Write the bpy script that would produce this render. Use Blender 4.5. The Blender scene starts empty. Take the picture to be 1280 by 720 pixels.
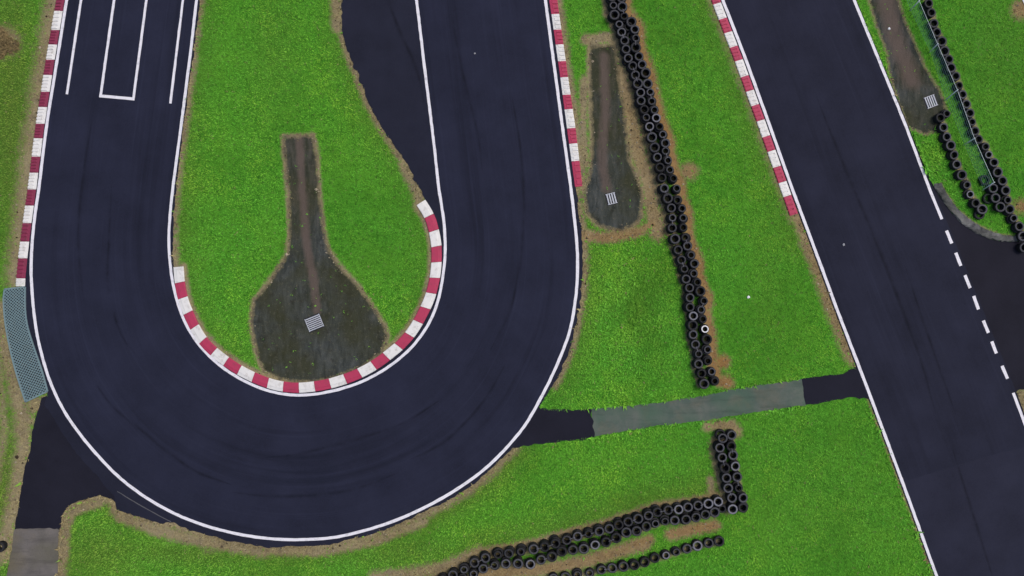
import bpy, bmesh, math, random
import numpy as np
from mathutils import Vector

random.seed(7)
rng = np.random.default_rng(11)
S = 0.054            # metres per photograph pixel on the ground
H = 46.0             # height of the camera over the ground
scene = bpy.context.scene
COL = scene.collection

# ------------------------------------------------------------------ helpers
def W(p, z=0.0):
    k = S * (H - z) / H
    return ((p[0] - 640.0) * k, (360.0 - p[1]) * k, z)

def link(o, parent=None):
    COL.objects.link(o)
    if parent is not None:
        o.parent = parent
    return o

def tag(o, label=None, cat=None, group=None, kind=None):
    if label: o['label'] = label
    if cat: o['category'] = cat
    if group: o['group'] = group
    if kind: o['kind'] = kind
    return o

def empty(name, loc, rz=0.0):
    o = bpy.data.objects.new(name, None)
    o.empty_display_size = 0.2
    o.location = loc
    o.rotation_euler = (0, 0, rz)
    return link(o)

def mesh_obj(name, verts, faces, mats, parent=None, fmat=None, smooth=False):
    me = bpy.data.meshes.new(name)
    me.from_pydata([tuple(v) for v in verts], [], faces)
    for m in (mats if isinstance(mats, (list, tuple)) else [mats]):
        me.materials.append(m)
    if fmat:
        me.polygons.foreach_set('material_index', fmat)
    if smooth:
        me.polygons.foreach_set('use_smooth', [True] * len(me.polygons))
    me.update()
    return link(bpy.data.objects.new(name, me), parent)

def resample(pts, step=None, n=None):
    p = np.array(pts, float)
    d = np.r_[0, np.cumsum(np.hypot(*np.diff(p, axis=0).T))]
    if n is None:
        n = max(2, int(round(d[-1] / step)) + 1)
    t = np.linspace(0, d[-1], n)
    return np.c_[np.interp(t, d, p[:, 0]), np.interp(t, d, p[:, 1])]

def smooth(pts, sub=8):
    """Catmull-Rom through the points"""
    p = np.array(pts, float)
    p = np.vstack([2 * p[0] - p[1], p, 2 * p[-1] - p[-2]])
    out = []
    for i in range(1, len(p) - 2):
        for t in np.linspace(0, 1, sub, endpoint=False):
            a, b, c, d = p[i - 1], p[i], p[i + 1], p[i + 2]
            out.append(0.5 * (2 * b + (c - a) * t + (2 * a - 5 * b + 4 * c - d) * t * t + (3 * b - a - 3 * c + d) * t ** 3))
    out.append(p[-2])
    return np.array(out)

def normals(p):
    t = np.gradient(p, axis=0)
    t /= np.linalg.norm(t, axis=1)[:, None] + 1e-9
    return np.c_[-t[:, 1], t[:, 0]]

def offset(pts, d):
    p = np.array(pts, float)
    return p + normals(p) * d

def jag(pts, amp, step=2.5):
    p = resample(pts, step)
    n = normals(p)
    a = rng.normal(0, 1, len(p))
    a = np.convolve(a, [.25, .5, .25], 'same') * amp
    b = np.interp(np.arange(len(p)), np.arange(0, len(p) + 9, 9), rng.normal(0, 1, len(np.arange(0, len(p) + 9, 9)))) * amp * .7
    a += b
    a[0] = a[-1] = 0
    return p + n * a[:, None]

def pip(P, poly):
    x, y = P[:, 0], P[:, 1]
    q = np.array(poly, float)
    inside = np.zeros(len(P), bool)
    j = len(q) - 1
    for i in range(len(q)):
        xi, yi = q[i]; xj, yj = q[j]
        if yi != yj:
            c = ((yi > y) != (yj > y)) & (x < (xj - xi) * (y - yi) / (yj - yi) + xi)
            inside ^= c
        j = i
    return inside

def dist(P, line, cap=60.0):
    q = np.array(line, float)
    D = np.full(len(P), cap)
    lo = q.min(0) - cap; hi = q.max(0) + cap
    idx = np.where((P[:, 0] > lo[0]) & (P[:, 0] < hi[0]) & (P[:, 1] > lo[1]) & (P[:, 1] < hi[1]))[0]
    pp = P[idx]
    best = np.full(len(idx), cap)
    for a, b in zip(q[:-1], q[1:]):
        ab = b - a
        t = np.clip(((pp - a) @ ab) / (ab @ ab + 1e-9), 0, 1)
        best = np.minimum(best, np.hypot(*(pp - (a + t[:, None] * ab)).T))
    D[idx] = best
    return D

# ------------------------------------------------------------------ node helpers
def new_mat(name, rough=0.9, spec=0.2):
    m = bpy.data.materials.new(name)
    m.use_nodes = True
    nt = m.node_tree
    b = nt.nodes['Principled BSDF']
    b.inputs['Roughness'].default_value = rough
    b.inputs['Specular IOR Level'].default_value = spec
    return m, nt, b

def N(nt, typ, **kw):
    n = nt.nodes.new(typ)
    for k, v in kw.items():
        if k in n.inputs.keys() if hasattr(n.inputs, 'keys') else False:
            n.inputs[k].default_value = v
        else:
            setattr(n, k, v)
    return n

def coords(nt, scale=(1, 1, 1), kind='Object'):
    tc = nt.nodes.new('ShaderNodeTexCoord')
    mp = nt.nodes.new('ShaderNodeMapping')
    mp.inputs['Scale'].default_value = scale
    nt.links.new(tc.outputs[kind], mp.inputs['Vector'])
    return mp.outputs['Vector']

def noise(nt, vec, scale, detail=4, rough=0.6, dist_=0.0):
    n = nt.nodes.new('ShaderNodeTexNoise')
    n.inputs['Scale'].default_value = scale
    n.inputs['Detail'].default_value = detail
    n.inputs['Roughness'].default_value = rough
    n.inputs['Distortion'].default_value = dist_
    nt.links.new(vec, n.inputs['Vector'])
    return n.outputs['Fac']

def ramp(nt, fac, a, b, ca=(0, 0, 0, 1), cb=(1, 1, 1, 1)):
    r = nt.nodes.new('ShaderNodeValToRGB')
    e = r.color_ramp.elements
    e[0].position = a; e[1].position = b
    e[0].color = ca; e[1].color = cb
    nt.links.new(fac, r.inputs['Fac'])
    return r.outputs['Color']

def mix(nt, fac, a, b, mode='MIX'):
    m = nt.nodes.new('ShaderNodeMix')
    m.data_type = 'RGBA'; m.blend_type = mode
    for s, v in ((m.inputs['Factor'], fac), (m.inputs['A'], a), (m.inputs['B'], b)):
        if hasattr(v, 'is_linked') or isinstance(v, bpy.types.NodeSocket):
            nt.links.new(v, s)
        elif isinstance(v, (int, float)):
            s.default_value = v
        else:
            s.default_value = (v[0], v[1], v[2], 1)
    # colour sockets share names with the other data types: pick the right ones
    return m.outputs['Result']

def mixc(nt, fac, a, b, mode='MIX'):
    m = nt.nodes.new('ShaderNodeMix')
    m.data_type = 'RGBA'; m.blend_type = mode
    fs = [s for s in m.inputs if s.identifier == 'Factor_Float'][0]
    sa = [s for s in m.inputs if s.identifier == 'A_Color'][0]
    sb = [s for s in m.inputs if s.identifier == 'B_Color'][0]
    for s, v in ((fs, fac), (sa, a), (sb, b)):
        if isinstance(v, bpy.types.NodeSocket): nt.links.new(v, s)
        elif isinstance(v, (int, float)): s.default_value = v
        else: s.default_value = (v[0], v[1], v[2], 1)
    return [s for s in m.outputs if s.identifier == 'Result_Color'][0]

def math_(nt, op, a, b=0.0, clamp=False):
    m = nt.nodes.new('ShaderNodeMath')
    m.operation = op; m.use_clamp = clamp
    for s, v in ((m.inputs[0], a), (m.inputs[1], b)):
        if isinstance(v, bpy.types.NodeSocket): nt.links.new(v, s)
        else: s.default_value = v
    return m.outputs[0]

def attr(nt, name):
    a = nt.nodes.new('ShaderNodeAttribute')
    a.attribute_name = name
    return a

def bump(nt, b, h, strength=0.3, distance=0.02):
    n = nt.nodes.new('ShaderNodeBump')
    n.inputs['Strength'].default_value = strength
    n.inputs['Distance'].default_value = distance
    nt.links.new(h, n.inputs['Height'])
    nt.links.new(n.outputs['Normal'], b.inputs['Normal'])

# ------------------------------------------------------------------ materials
def asphalt_mat(name, base, streak=0.0, seed=0.0):
    m, nt, b = new_mat(name, 0.85, 0.12)
    v = coords(nt)
    grain = noise(nt, v, 14, 5, .7)
    patch = noise(nt, v, .35, 4, .6)
    spots = noise(nt, v, 2.2, 6, .65)
    c = mixc(nt, ramp(nt, patch, .3, .72), [x * .74 for x in base], [x * 1.26 for x in base])
    c = mixc(nt, math_(nt, 'MULTIPLY', ramp(nt, grain, .3, .75), .5), c, [x * 1.55 for x in base])
    c = mixc(nt, math_(nt, 'MULTIPLY', ramp(nt, spots, .60, .78), .35), c, [x * .55 for x in base])
    if streak:
        uv = nt.nodes.new('ShaderNodeUVMap'); uv.uv_map = 'UVMap'
        mp = nt.nodes.new('ShaderNodeMapping')
        mp.inputs['Scale'].default_value = (.8, .03, 1)
        mp.inputs['Location'].default_value = (seed, seed * .3, 0)
        nt.links.new(uv.outputs['UV'], mp.inputs['Vector'])
        s1 = noise(nt, mp.outputs['Vector'], 1.0, 5, .62, .25)
        mp2 = nt.nodes.new('ShaderNodeMapping')
        mp2.inputs['Scale'].default_value = (4.5, .05, 1)
        nt.links.new(uv.outputs['UV'], mp2.inputs['Vector'])
        s2 = noise(nt, mp2.outputs['Vector'], 1.0, 3, .6, .2)
        c = mixc(nt, math_(nt, 'MULTIPLY', ramp(nt, s1, .54, .72), streak), c, [x * .45 for x in base])
        c = mixc(nt, math_(nt, 'MULTIPLY', ramp(nt, s2, .55, .75), streak * .55), c, [x * 1.9 for x in base])
    nt.links.new(c, b.inputs['Base Color'])
    bump(nt, b, grain, .35, .01)
    return m

M = {}
M['track'] = asphalt_mat('track_asphalt', (.0168, .0190, .0372), .55, 3.1)
M['straight'] = asphalt_mat('straight_asphalt', (.0168, .0184, .0340), .42, 8.4)
M['edge'] = asphalt_mat('edge_asphalt', (.0158, .0174, .0315))
M['old'] = asphalt_mat('dark_asphalt', (.0130, .0132, .0225))
M['newer'] = asphalt_mat('newer_asphalt', (.0190, .0205, .0370))
M['side'] = asphalt_mat('side_asphalt', (.0138, .0136, .0220))

def paint_mat(name, col, dirt=(.25, .24, .22), amt=.45, sc=5.0, rough=.6):
    m, nt, b = new_mat(name, rough, .3)
    v = coords(nt)
    n1 = noise(nt, v, sc, 6, .7); n2 = noise(nt, v, 1.1, 4, .6)
    f = math_(nt, 'MULTIPLY', ramp(nt, n1, .52, .75), amt)
    c = mixc(nt, f, col, dirt)
    c = mixc(nt, math_(nt, 'MULTIPLY', ramp(nt, n2, .4, .7), amt * .35), c, [x * .7 for x in col])
    nt.links.new(c, b.inputs['Base Color'])
    bump(nt, b, n1, .2, .006)
    return m
M['line'] = paint_mat('white_line_paint', (.80, .79, .85), (.24, .24, .28), .55, 3.0)
M['kerb_white'] = paint_mat('kerb_white_paint', (.80, .79, .77), (.36, .32, .28), .75, 3.0)
M['kerb_red'] = paint_mat('kerb_red_paint', (.46, .042, .105), (.22, .05, .08), .75, 3.0)
M['kerb_dull_red'] = paint_mat('worn_red_paint', (.25, .032, .078), (.12, .045, .055), .85, 3.0)
M['crack'] = paint_mat('pale_crack', (.10, .10, .11), (.03, .03, .04), .9, 3.0)
M['steel'] = paint_mat('galvanised_steel', (.50, .53, .59), (.28, .27, .26), .6, rough=.5)
M['post'] = paint_mat('pale_post_paint', (.62, .72, .72), (.3, .4, .36), .4)
M['lattice'] = paint_mat('blue_grey_plastic', (.165, .250, .272), (.20, .24, .23), .7, 2.5)
M['pit'] = paint_mat('drain_pit', (.012, .013, .017), (.02, .02, .02), .3)
M['litter'] = paint_mat('white_paper', (.85, .86, .88), (.6, .6, .62), .2)
M['speck'] = paint_mat('grey_scrap', (.33, .34, .37), (.2, .2, .22), .4)
M['tie'] = paint_mat('pale_cord', (.20, .20, .24), (.1, .1, .1), .4)

def tyre_mat(name, lo, hi, tint=(.95, .97, 1.15), rough=.75):
    m, nt, b = new_mat(name, rough, .25)
    oi = nt.nodes.new('ShaderNodeObjectInfo')
    v = coords(nt)
    n = noise(nt, v, 9, 4, .6)
    c = mixc(nt, oi.outputs['Random'], [lo * t for t in tint], [hi * t for t in tint])
    c = mixc(nt, math_(nt, 'MULTIPLY', ramp(nt, n, .45, .72), .5), c, [lo * 1.3, lo * 1.2, lo * 1.1])
    nt.links.new(c, b.inputs['Base Color'])
    return m
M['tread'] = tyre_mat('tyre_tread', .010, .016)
M['sidewall'] = tyre_mat('tyre_sidewall', .040, .092)
M['worn_sidewall'] = tyre_mat('dull_sidewall', .016, .030)
M['pale_sidewall'] = tyre_mat('pale_sidewall', .14, .20)
M['white_sidewall'] = tyre_mat('white_sidewall', .66, .75, (1, 1, 1.04))
M['mossy'] = tyre_mat('mossy_rubber', .018, .026, (.7, 1.35, 1.0))

def ground_mat():
    m, nt, b = new_mat('grass_and_earth', 1.0, .05)
    v = coords(nt)
    dry = attr(nt, 'dry').outputs['Fac']
    dirt = attr(nt, 'dirt').outputs['Fac']
    rust = attr(nt, 'rust').outputs['Fac']
    trail = attr(nt, 'trail').outputs['Fac']
    tone = attr(nt, 'tone').outputs['Fac']
    fine = noise(nt, v, 9, 6, .75)
    mid = noise(nt, v, 1.6, 5, .65)
    big = noise(nt, v, .22, 4, .6)
    clump = noise(nt, v, 5.0, 4, .7)
    g = mixc(nt, ramp(nt, mid, .32, .68), (.042, .185, .014), (.088, .335, .028))
    g = mixc(nt, math_(nt, 'MULTIPLY', ramp(nt, big, .42, .68), .5), g, (.125, .33, .026))
    g = mixc(nt, math_(nt, 'MULTIPLY', ramp(nt, clump, .47, .66), .75), g, (.020, .085, .010))
    g = mixc(nt, math_(nt, 'MULTIPLY', tone, .75), g, (.085, .115, .024))
    d = mixc(nt, ramp(nt, fine, .3, .7), (.140, .104, .056), (.44, .375, .195))
    d = mixc(nt, math_(nt, 'MULTIPLY', ramp(nt, mid, .42, .64), .7), d, (.160, .138, .090))
    d = mixc(nt, math_(nt, 'MULTIPLY', ramp(nt, clump, .52, .66), .6), d, (.085, .055, .034))
    d = mixc(nt, math_(nt, 'MULTIPLY', ramp(nt, big, .45, .65), .4), d, (.40, .345, .22))
    d = mixc(nt, math_(nt, 'MULTIPLY', rust, .72), d, (.30, .140, .034))
    fd = math_(nt, 'ADD', dry, math_(nt, 'MULTIPLY', math_(nt, 'SUBTRACT', mid, .5), 1.5))
    fd = math_(nt, 'ADD', fd, math_(nt, 'MULTIPLY', math_(nt, 'SUBTRACT', clump, .5), 1.0))
    c = mixc(nt, ramp(nt, fd, .18, .95), g, d)
    strk = noise(nt, coords(nt, (1.6, .45, 1)), 1.6, 6, .7, .5)
    e = mixc(nt, ramp(nt, strk, .34, .68), (.030, .036, .034), (.084, .092, .088))
    e = mixc(nt, math_(nt, 'MULTIPLY', ramp(nt, big, .40, .58), .75), e, (.044, .046, .022))
    e = mixc(nt, math_(nt, 'MULTIPLY', ramp(nt, clump, .56, .72), .55), e, (.145, .130, .090))
    e = mixc(nt, math_(nt, 'MULTIPLY', ramp(nt, mid, .56, .70), .5), e, (.022, .020, .016))
    tr = math_(nt, 'ADD', trail, math_(nt, 'MULTIPLY', math_(nt, 'SUBTRACT', strk, .5), 1.4))
    e = mixc(nt, math_(nt, 'MULTIPLY', ramp(nt, tr, .15, 1.25), .85), e, (.125, .096, .082))
    fe = math_(nt, 'ADD', dirt, math_(nt, 'MULTIPLY', math_(nt, 'SUBTRACT', mid, .5), .55))
    fe = math_(nt, 'ADD', fe, math_(nt, 'MULTIPLY', math_(nt, 'SUBTRACT', fine, .5), .4))
    c = mixc(nt, ramp(nt, fe, .34, .66), c, e)
    nt.links.new(c, b.inputs['Base Color'])
    bump(nt, b, fine, .8, .05)
    return m
M['ground'] = ground_mat()

def concrete_mat(name, a, bb, moss):
    m, nt, b = new_mat(name, .95, .1)
    v = coords(nt)
    n1 = noise(nt, v, .9, 6, .65, .4); n2 = noise(nt, v, 11, 5, .7); n3 = noise(nt, v, .35, 3, .5)
    n4 = noise(nt, v, .22, 5, .65, .5); n5 = noise(nt, coords(nt, (.35, 2.2, 1)), 1.0, 5, .65)
    c = mixc(nt, ramp(nt, n1, .35, .68), a, bb)
    c = mixc(nt, math_(nt, 'MULTIPLY', ramp(nt, n3, .42, .62), .7), c, moss)
    c = mixc(nt, math_(nt, 'MULTIPLY', ramp(nt, n4, .54, .68), .55), c, (.155, .130, .088))
    c = mixc(nt, math_(nt, 'MULTIPLY', ramp(nt, n5, .52, .70), .5), c, [x * .5 for x in a])
    c = mixc(nt, math_(nt, 'MULTIPLY', ramp(nt, n2, .5, .75), .4), c, [x * .55 for x in a])
    nt.links.new(c, b.inputs['Base Color'])
    bump(nt, b, n2, .3, .012)
    return m
M['concrete'] = concrete_mat('green_stained_concrete', (.082, .116, .098), (.138, .152, .132), (.070, .128, .088))
M['warm_concrete'] = concrete_mat('weathered_concrete', (.120, .112, .108), (.175, .160, .150), (.120, .115, .080))
M['stone'] = concrete_mat('old_kerb_stone', (.035, .036, .042), (.30, .30, .29), (.050, .055, .045))

def blade_mat(name, a, b_, c_, d_):
    m, nt, b = new_mat(name, .8, .15)
    r = attr(nt, 'rnd').outputs['Fac']
    v = coords(nt)
    n = noise(nt, v, .5, 5, .65); n2 = noise(nt, v, .11, 3, .5)
    n3 = noise(nt, v, 5.0, 4, .7); n4 = noise(nt, v, .17, 5, .6, .6)
    c = mixc(nt, r, a, b_)
    c = mixc(nt, math_(nt, 'MULTIPLY', ramp(nt, n, .42, .68), .65), c, c_)
    c = mixc(nt, math_(nt, 'MULTIPLY', ramp(nt, n2, .42, .62), .5), c, d_)
    c = mixc(nt, math_(nt, 'MULTIPLY', ramp(nt, n3, .46, .66), .5), c, [x * .36 for x in a])
    c = mixc(nt, math_(nt, 'MULTIPLY', ramp(nt, n4, .50, .64), .5), c, [x * .55 for x in a])
    if name == 'green_blades':
        c = mixc(nt, math_(nt, 'MULTIPLY', attr(nt, 'tone').outputs['Fac'], .8), c, (.230, .270, .060))
    else:
        c = mixc(nt, math_(nt, 'MULTIPLY', attr(nt, 'tone').outputs['Fac'], .6), c, (.34, .175, .04))
    nt.links.new(c, b.inputs['Base Color'])
    return m
M['green'] = blade_mat('green_blades', (.120, .410, .030), (.280, .710, .075), (.440, .760, .070), (.090, .490, .052))
M['straw'] = blade_mat('straw_blades', (.20, .15, .08), (.54, .47, .24), (.34, .28, .13), (.42, .38, .20))

# ------------------------------------------------------------------ traced lines (photograph pixels on the ground)
outer_line = smooth([(101,-120),(92.5,-60),(83.7,0),(70.5,83),(58.3,160),(49.3,233),(44,270),(40.5,305),(39.3,335),(40.5,365),(44,400),(50,433),(62,474),
    (79,511),(100,542),(123.3,570),(150,597),(181,620.5),(217,641),(253,655.5),(287,665),(320,671),(353,674),(387,674),(421,671),(460,661.7),
    (501,647.7),(547,625.7),(585,602),(613.3,579.5),(640,551.7),(661,524),(685,480),(700,446.7),(711.3,416.7),(718,383.3),(721.5,350),
    (721.5,313.3),(718.3,276.7),(713.6,236),(705,173.3),(696.9,113.3),(689.3,56.7),(681.7,0),(673.5,-60),(665.5,-120)])
inner_line = smooth([(262,-120),(254,-60),(246,0),(238.3,66.7),(229.8,133),(221.9,193),(216.5,234),(213,268),(211.4,300),(213,330),(216.8,356),(222.5,378.5),
    (231.7,403),(248.3,430),(269.5,452),(293,469),(317,481.5),(342,490),(370,493.8),(399,491.8),(426,486),(450,478),
    (472,467),(494.5,452),(516.7,431.7),(534.5,407),(546,381),(553,350),(556.4,317),(555.6,284),(552,257),(548.2,233),
    (543.3,186.7),(536.8,133.3),(529.8,76.7),(520.6,0),(512,-60),(503,-120)])
r_left = [(853,-150),(870,-100),(903.3,0),(932.3,75),(958.8,148.3),(990,236),(1017,308),(1045,384),(1081.5,479),(1107,547),(1133.5,618),(1170.5,720),(1240,911)]
r_right = [(1008,-150),(1026,-100),(1067.3,0),(1103,86.7),(1131.7,156.7),(1162,237.5),(1177,274)]
r_right2 = [(1266,491),(1285,541),(1325,648),(1352,720),(1423,911)]
runoff = smooth([(433,-120),(428,-50),(426.7,0),(428,27),(433,57),(447,93),(462,130),(483,167),(505,200),(525,233),(528,243)], 4)
kerb2_out = smooth([(216.7,334),(218.6,355),(223,376.7),(230,395),(238.3,413.3),(249,430),(263.5,445),(281,458.5),(298,469.3),(320,480),(340,487),
    (357,490.2),(375,491.2),(397,489),(418,484.7),(440,477.6),(458,469.5),(475,459.5),(491.7,447),(507,434),(521.5,416.7),(533.2,396.7),(542.5,376.7),
    (548,358),(551.2,340),(552.4,320),(551.5,301.7),(548,284),(544.3,271.7),(538.5,260),(531.7,249.5)], 6)
kerb2_in = offset(kerb2_out, -13.0)
keyhole = [(355,172),(391,170),(396,200),(398,238),(402,275),(408,310),(423,333),(443,353),(463,380),(480,408),(484,420),(476,440),(455,456),(430,467),(400,475),
    (372,477),(350,473),(330,464),(321,440),(315,405),(318,376),(330,362),(347,340),(360,318),(363,285),(361,240),(357,200)]
patch_mid = [(738,59),(768,56),(773,100),(779,133),(783,167),(786,200),(797,225),(803,248.6),(800,271),(792,281),(775.6,287),(761.7,285),(746,279),
    (735,266),(731,244),(736,226),(741,205),(740,150),(738,100)]
patch_top = [(1079,-60),(1087,0),(1097,33),(1110,66),(1113,92),(1123,126),(1136,159),(1156,166),(1172,163),(1168,148),(1182,138),(1175,116),(1157,87),(1145,60),(1130,27),(1122,0),(1110,-60)]
out_edge_right = [(692,480),(699,468),(711.7,440),(721.5,403),(726,375),(729,340),(728.5,310),(726,280),(720,238)]
out_edge_bottom = [(215,653),(247,665),(280,675.5),(320,682),(340,684),(387,682.5),(427,677),(467,667),(507,652),(550,630.5),(587,608.5),(613,587),(640,560)]
island_edge = [(74,720),(75,690),(76,664),(78,643),(84,633),(100,625),(125,618),(142,625),(146,637),(177,646.7),(200,655),(215,653)]
link_dark_left = [(640,560),(690,553),(743,547),(740,511.7),(710,513),(690,513),(675,510),(665,505),(640,530)]
link_concrete = [(738,511.9),(772,508.5),(806.7,505),(840,500),(873,495),(915,487),(960,480),(1003.5,473.5),(1007,506.5),(960,513),(925,518),(887,525),(853,529),(820,533),(781,539),(742,546)]
link_dark_right = [(1002,473.6),(1025,470),(1045,468),(1058,465),(1069,459),(1078,462),(1095,496),(1085,499),(1068,498),(1045,500),(1025,504),(1006,506.6)]
stone_out = smooth([(1166,230.5),(1171,240),(1178,251),(1190,267),(1203,280),(1218,290.5),(1235,298),(1252,301.5),(1272,302),(1300,300)], 4)
stone_in = smooth([(1177,229),(1179.5,235),(1185,244),(1197,260),(1210,272),(1223,281),(1238,288.5),(1253,293),(1272,295),(1300,293)], 4)
mat_right = smooth([(32,358.5),(32.2,387),(35.5,410),(44,437),(53.5,465),(60,489)], 4)
mat_left = smooth([(6.5,361.5),(5,375),(7,402),(13,435),(21.5,468),(32.5,502)], 4)

# ------------------------------------------------------------------ tyre positions (tops, photograph pixels)
def T(ox, oy, s, pts): return [(ox + x / s, oy + y / s) for x, y in pts]
main_left = [(762,-16),(764.5,-4)] + T(740,0,6,[(160,40),(168,110),(205,182),(222,240),(245,303),(255,368),(272,435),(305,492),(325,560),(345,625),(365,692)]) + \
    T(760,120,6,[(248,35),(272,100),(287,160),(313,228),(330,308),(352,385),(370,457),(390,535),(405,612),(423,692)]) + \
    [(834.7,247.7),(839.4,259.7),(840.6,272.1),(840.6,285),(844,298.5),(847.7,312.2),(852,325),(855.6,336.5),(857.7,348.7),(861.9,360),(862.5,371.9),(862.5,384),
     (866.8,395),(866.2,406.7),(866.7,418.3),(869.5,430.3),(873.3,442.5),(873.3,455.3),(877.2,467),(880.3,480)]
main_right = [(774,-15),(777,-3)] + T(740,0,6,[(228,50),(243,120),(297,162),(322,220),(328,285),(328,355),(352,422),(378,482),(403,545),(417,628),(437,690)]) + \
    T(760,120,6,[(328,38),(350,103),(362,165),(388,230),(412,288),(432,352),(432,412),(450,482),(465,555),(492,618),(517,692)]) + \
    [(846.9,250),(852.8,260.6),(854,272.5),(854.4,284.4),(856.6,296.9),(859.6,307.7),(863.9,319),(868.4,329.6),(867.5,341.9),(872.2,352.9),(875.6,364.1),(880.2,376.2),
     (876.4,387.1),(878.8,399.5),(881.3,411.7),(883.7,424.2),(884.7,437),(885,451.2),(889.7,464.7),(893.3,476.7)]
ell_left = [(903.7,548),(899.8,559.8),(902.8,572),(906.4,585.4),(908.3,597.7),(910.6,610.4),(915.1,622.7),(916,636.6)]
ell_right = [(914.6,543.9),(914.2,558),(916.6,569.2),(919.1,582.9),(921.8,596.4),(923.3,610.4),(928.7,622.5),(929,635.1)]
low_upper = [(539,734),(553,726),(566.1,718.9),(579.7,712.2),(593.1,703.9),(607.2,698),(622,693.7),(636.3,691.7),(651.1,689.7),(667,686.9),(681,684.2),(694.4,679.6),(708.5,675.2),(722,670.6),
    (735.6,667.7),(749,664.4),(761.9,661),(773.4,656.6),(785.6,652.3),(797.8,648.6),(810.6,644.4),(821.9,640.3),(835.3,637.8),(848.3,637.1),(860.3,634.3),
    (872.8,632.2),(885.6,629.6),(898,627.4)]
low_lower = [(563,733),(578,725),(591.9,717.8),(604,711.1),(617.8,707.4),(632.2,705),(647.8,704.7),(663.1,705.8),(676.3,700),(689.8,696.2),(702.2,689.6),(716.2,687.7),(730,686.2),
    (743.7,681),(757.7,678.1),(770.6,672.7),(783.4,666),(796,663.9),(807.8,658.8),(819.6,654.9),(831.4,652),(843.6,650.7),(857.8,649.6),(870,647),(882.1,643.5),
    (893.6,640.6)]
single = [(692,723),(707,722),(721.7,719),(737.1,716.5),(751.8,712.4),(766,710.5),(779.4,708.6),(793.3,707),(806,703.3),(818.6,697.8),(832.6,694.5),(845.5,690.2),(859,686.2),(872,682.6),(886.2,679.2),(899.1,677)]
fence_row = [(1151,-20),(1156,-8),(1161,4),(1164.5,15.5),(1167.8,29),(1171.3,40),(1177.5,51.3),(1181,63.5),(1186.5,74),(1189,84.7),(1195,95),(1199.2,106.8),(1203.5,118),(1208.3,130),(1212.8,141.2),
    (1215.5,152.5),(1219,163.7),(1223.5,174),(1232.5,183),(1236.3,193),(1243,203),(1247.5,215),(1253.5,226),(1257.5,238),(1260,250),(1262.5,261.5),(1267.5,272.5),(1274.5,283),(1279,295),(1281,309)]
inner_short = [(1183.7,142.2),(1175.8,147.2),(1179.7,159.2),(1183.7,170.8),(1188.7,181.7),(1192.8,193.3),(1196.3,205.5),(1202.7,218.4),(1209.2,230.8),(1213,242.8),(1220,253.7),(1228.3,261.7)]
cluster = [(1241.7,235.3),(1244.7,247.5),(1250.8,258.7)]

# ------------------------------------------------------------------ asphalt, concrete, paint (setting)
def sheet(name, poly, z, mat, jitter=0.0, kind='structure'):
    p = np.array(poly, float)
    if jitter:
        p = jag(np.vstack([p, p[:1]]), jitter)[:-1]
    bm = bmesh.new()
    vs = [bm.verts.new(W(q)[:2] + (z,)) for q in p]
    f = bm.faces.new(vs)
    f.normal_update()
    if f.normal.z < 0: f.normal_flip()
    bm.faces.ensure_lookup_table()
    loop = [l.vert for l in f.loops]
    low = [bm.verts.new((v.co.x, v.co.y, -0.03)) for v in loop]
    for i in range(len(loop)):
        j = (i + 1) % len(loop)
        bm.faces.new((loop[j], loop[i], low[i], low[j]))
    bmesh.ops.triangulate(bm, faces=[f])
    me = bpy.data.meshes.new(name); bm.to_mesh(me); bm.free()
    me.materials.append(mat)
    o = link(bpy.data.objects.new(name, me))
    if kind: o['kind'] = kind
    return o

def ribbon(name, A, B, z, mat, uvw=None):
    """sheet between two lines with UV: across in metres, along in metres"""
    n = len(A)
    K = 9 if uvw else 2
    verts, uvs, faces = [], [], []
    mid = (np.array(A) + np.array(B)) / 2
    along = np.r_[0, np.cumsum(np.hypot(*np.diff(mid, axis=0).T))] * S
    for i in range(n):
        wd = np.hypot(*(np.array(A[i]) - np.array(B[i]))) * S
        for k in range(K):
            t = k / (K - 1)
            q = np.array(A[i]) * (1 - t) + np.array(B[i]) * t
            verts.append(W(q)[:2] + (z,))
            uvs.append(((t * uvw) if uvw else t * wd, along[i]))
    for i in range(n - 1):
        for k in range(K - 1):
            a = i * K + k
            faces.append((a, a + 1, a + K + 1, a + K))
    v = np.array(verts)
    f0 = faces[0]
    c = np.cross(v[f0[1]] - v[f0[0]], v[f0[2]] - v[f0[0]])
    if c[2] < 0: faces = [f[::-1] for f in faces]
    o = mesh_obj(name, verts, faces, mat)
    if uvw:
        uvl = o.data.uv_layers.new(name='UVMap')
        idx = np.zeros(len(o.data.loops), dtype=np.int32)
        o.data.loops.foreach_get('vertex_index', idx)
        uvl.data.foreach_set('uv', np.array(uvs)[idx].ravel())
    o['kind'] = 'structure'
    return o

Z_CON, Z_OLD, Z_EDGE, Z_TRACK, Z_LINE = .012, .018, .024, .030, .035
ext = lambda p, q, k: (p[0] + (p[0] - q[0]) * k, p[1] + (p[1] - q[1]) * k)

# edges of the hairpin asphalt: the outside with a ragged rim and the inside with the run-off lane
out_edge = np.vstack([[(93,-120)], [(77,0),(63,83),(50.5,160),(41.5,233),(31,300),(29,345),(30,400),(38,440),(52,470),(60,490),(56,505)],
    jag([(56,505),(90,560),(130,605),(143,620),(146,637),(177,646.7),(200,655),(215,653)], .8), jag(out_edge_bottom, .9)[1:], [(655,540)], [(672,512),(692,480)],
    jag(out_edge_right, 1.0)[1:], [(716,195),(709,150),(702,96),(692,20),(689,0),(674,-120)]])
in_edge = np.vstack([[(264,-120)], jag([(249.5,0),(242,66),(233,133),(225,193),(219.5,238),(216.5,280),(217,335)], .8), kerb2_out[3:] , jag(runoff[::-1], 1.2)])
in_core = np.vstack([kerb2_out])
edge_poly = np.vstack([out_edge, in_edge[::-1]])
sheet('track_edge', edge_poly, Z_EDGE, M['edge'])
no = 420
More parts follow.
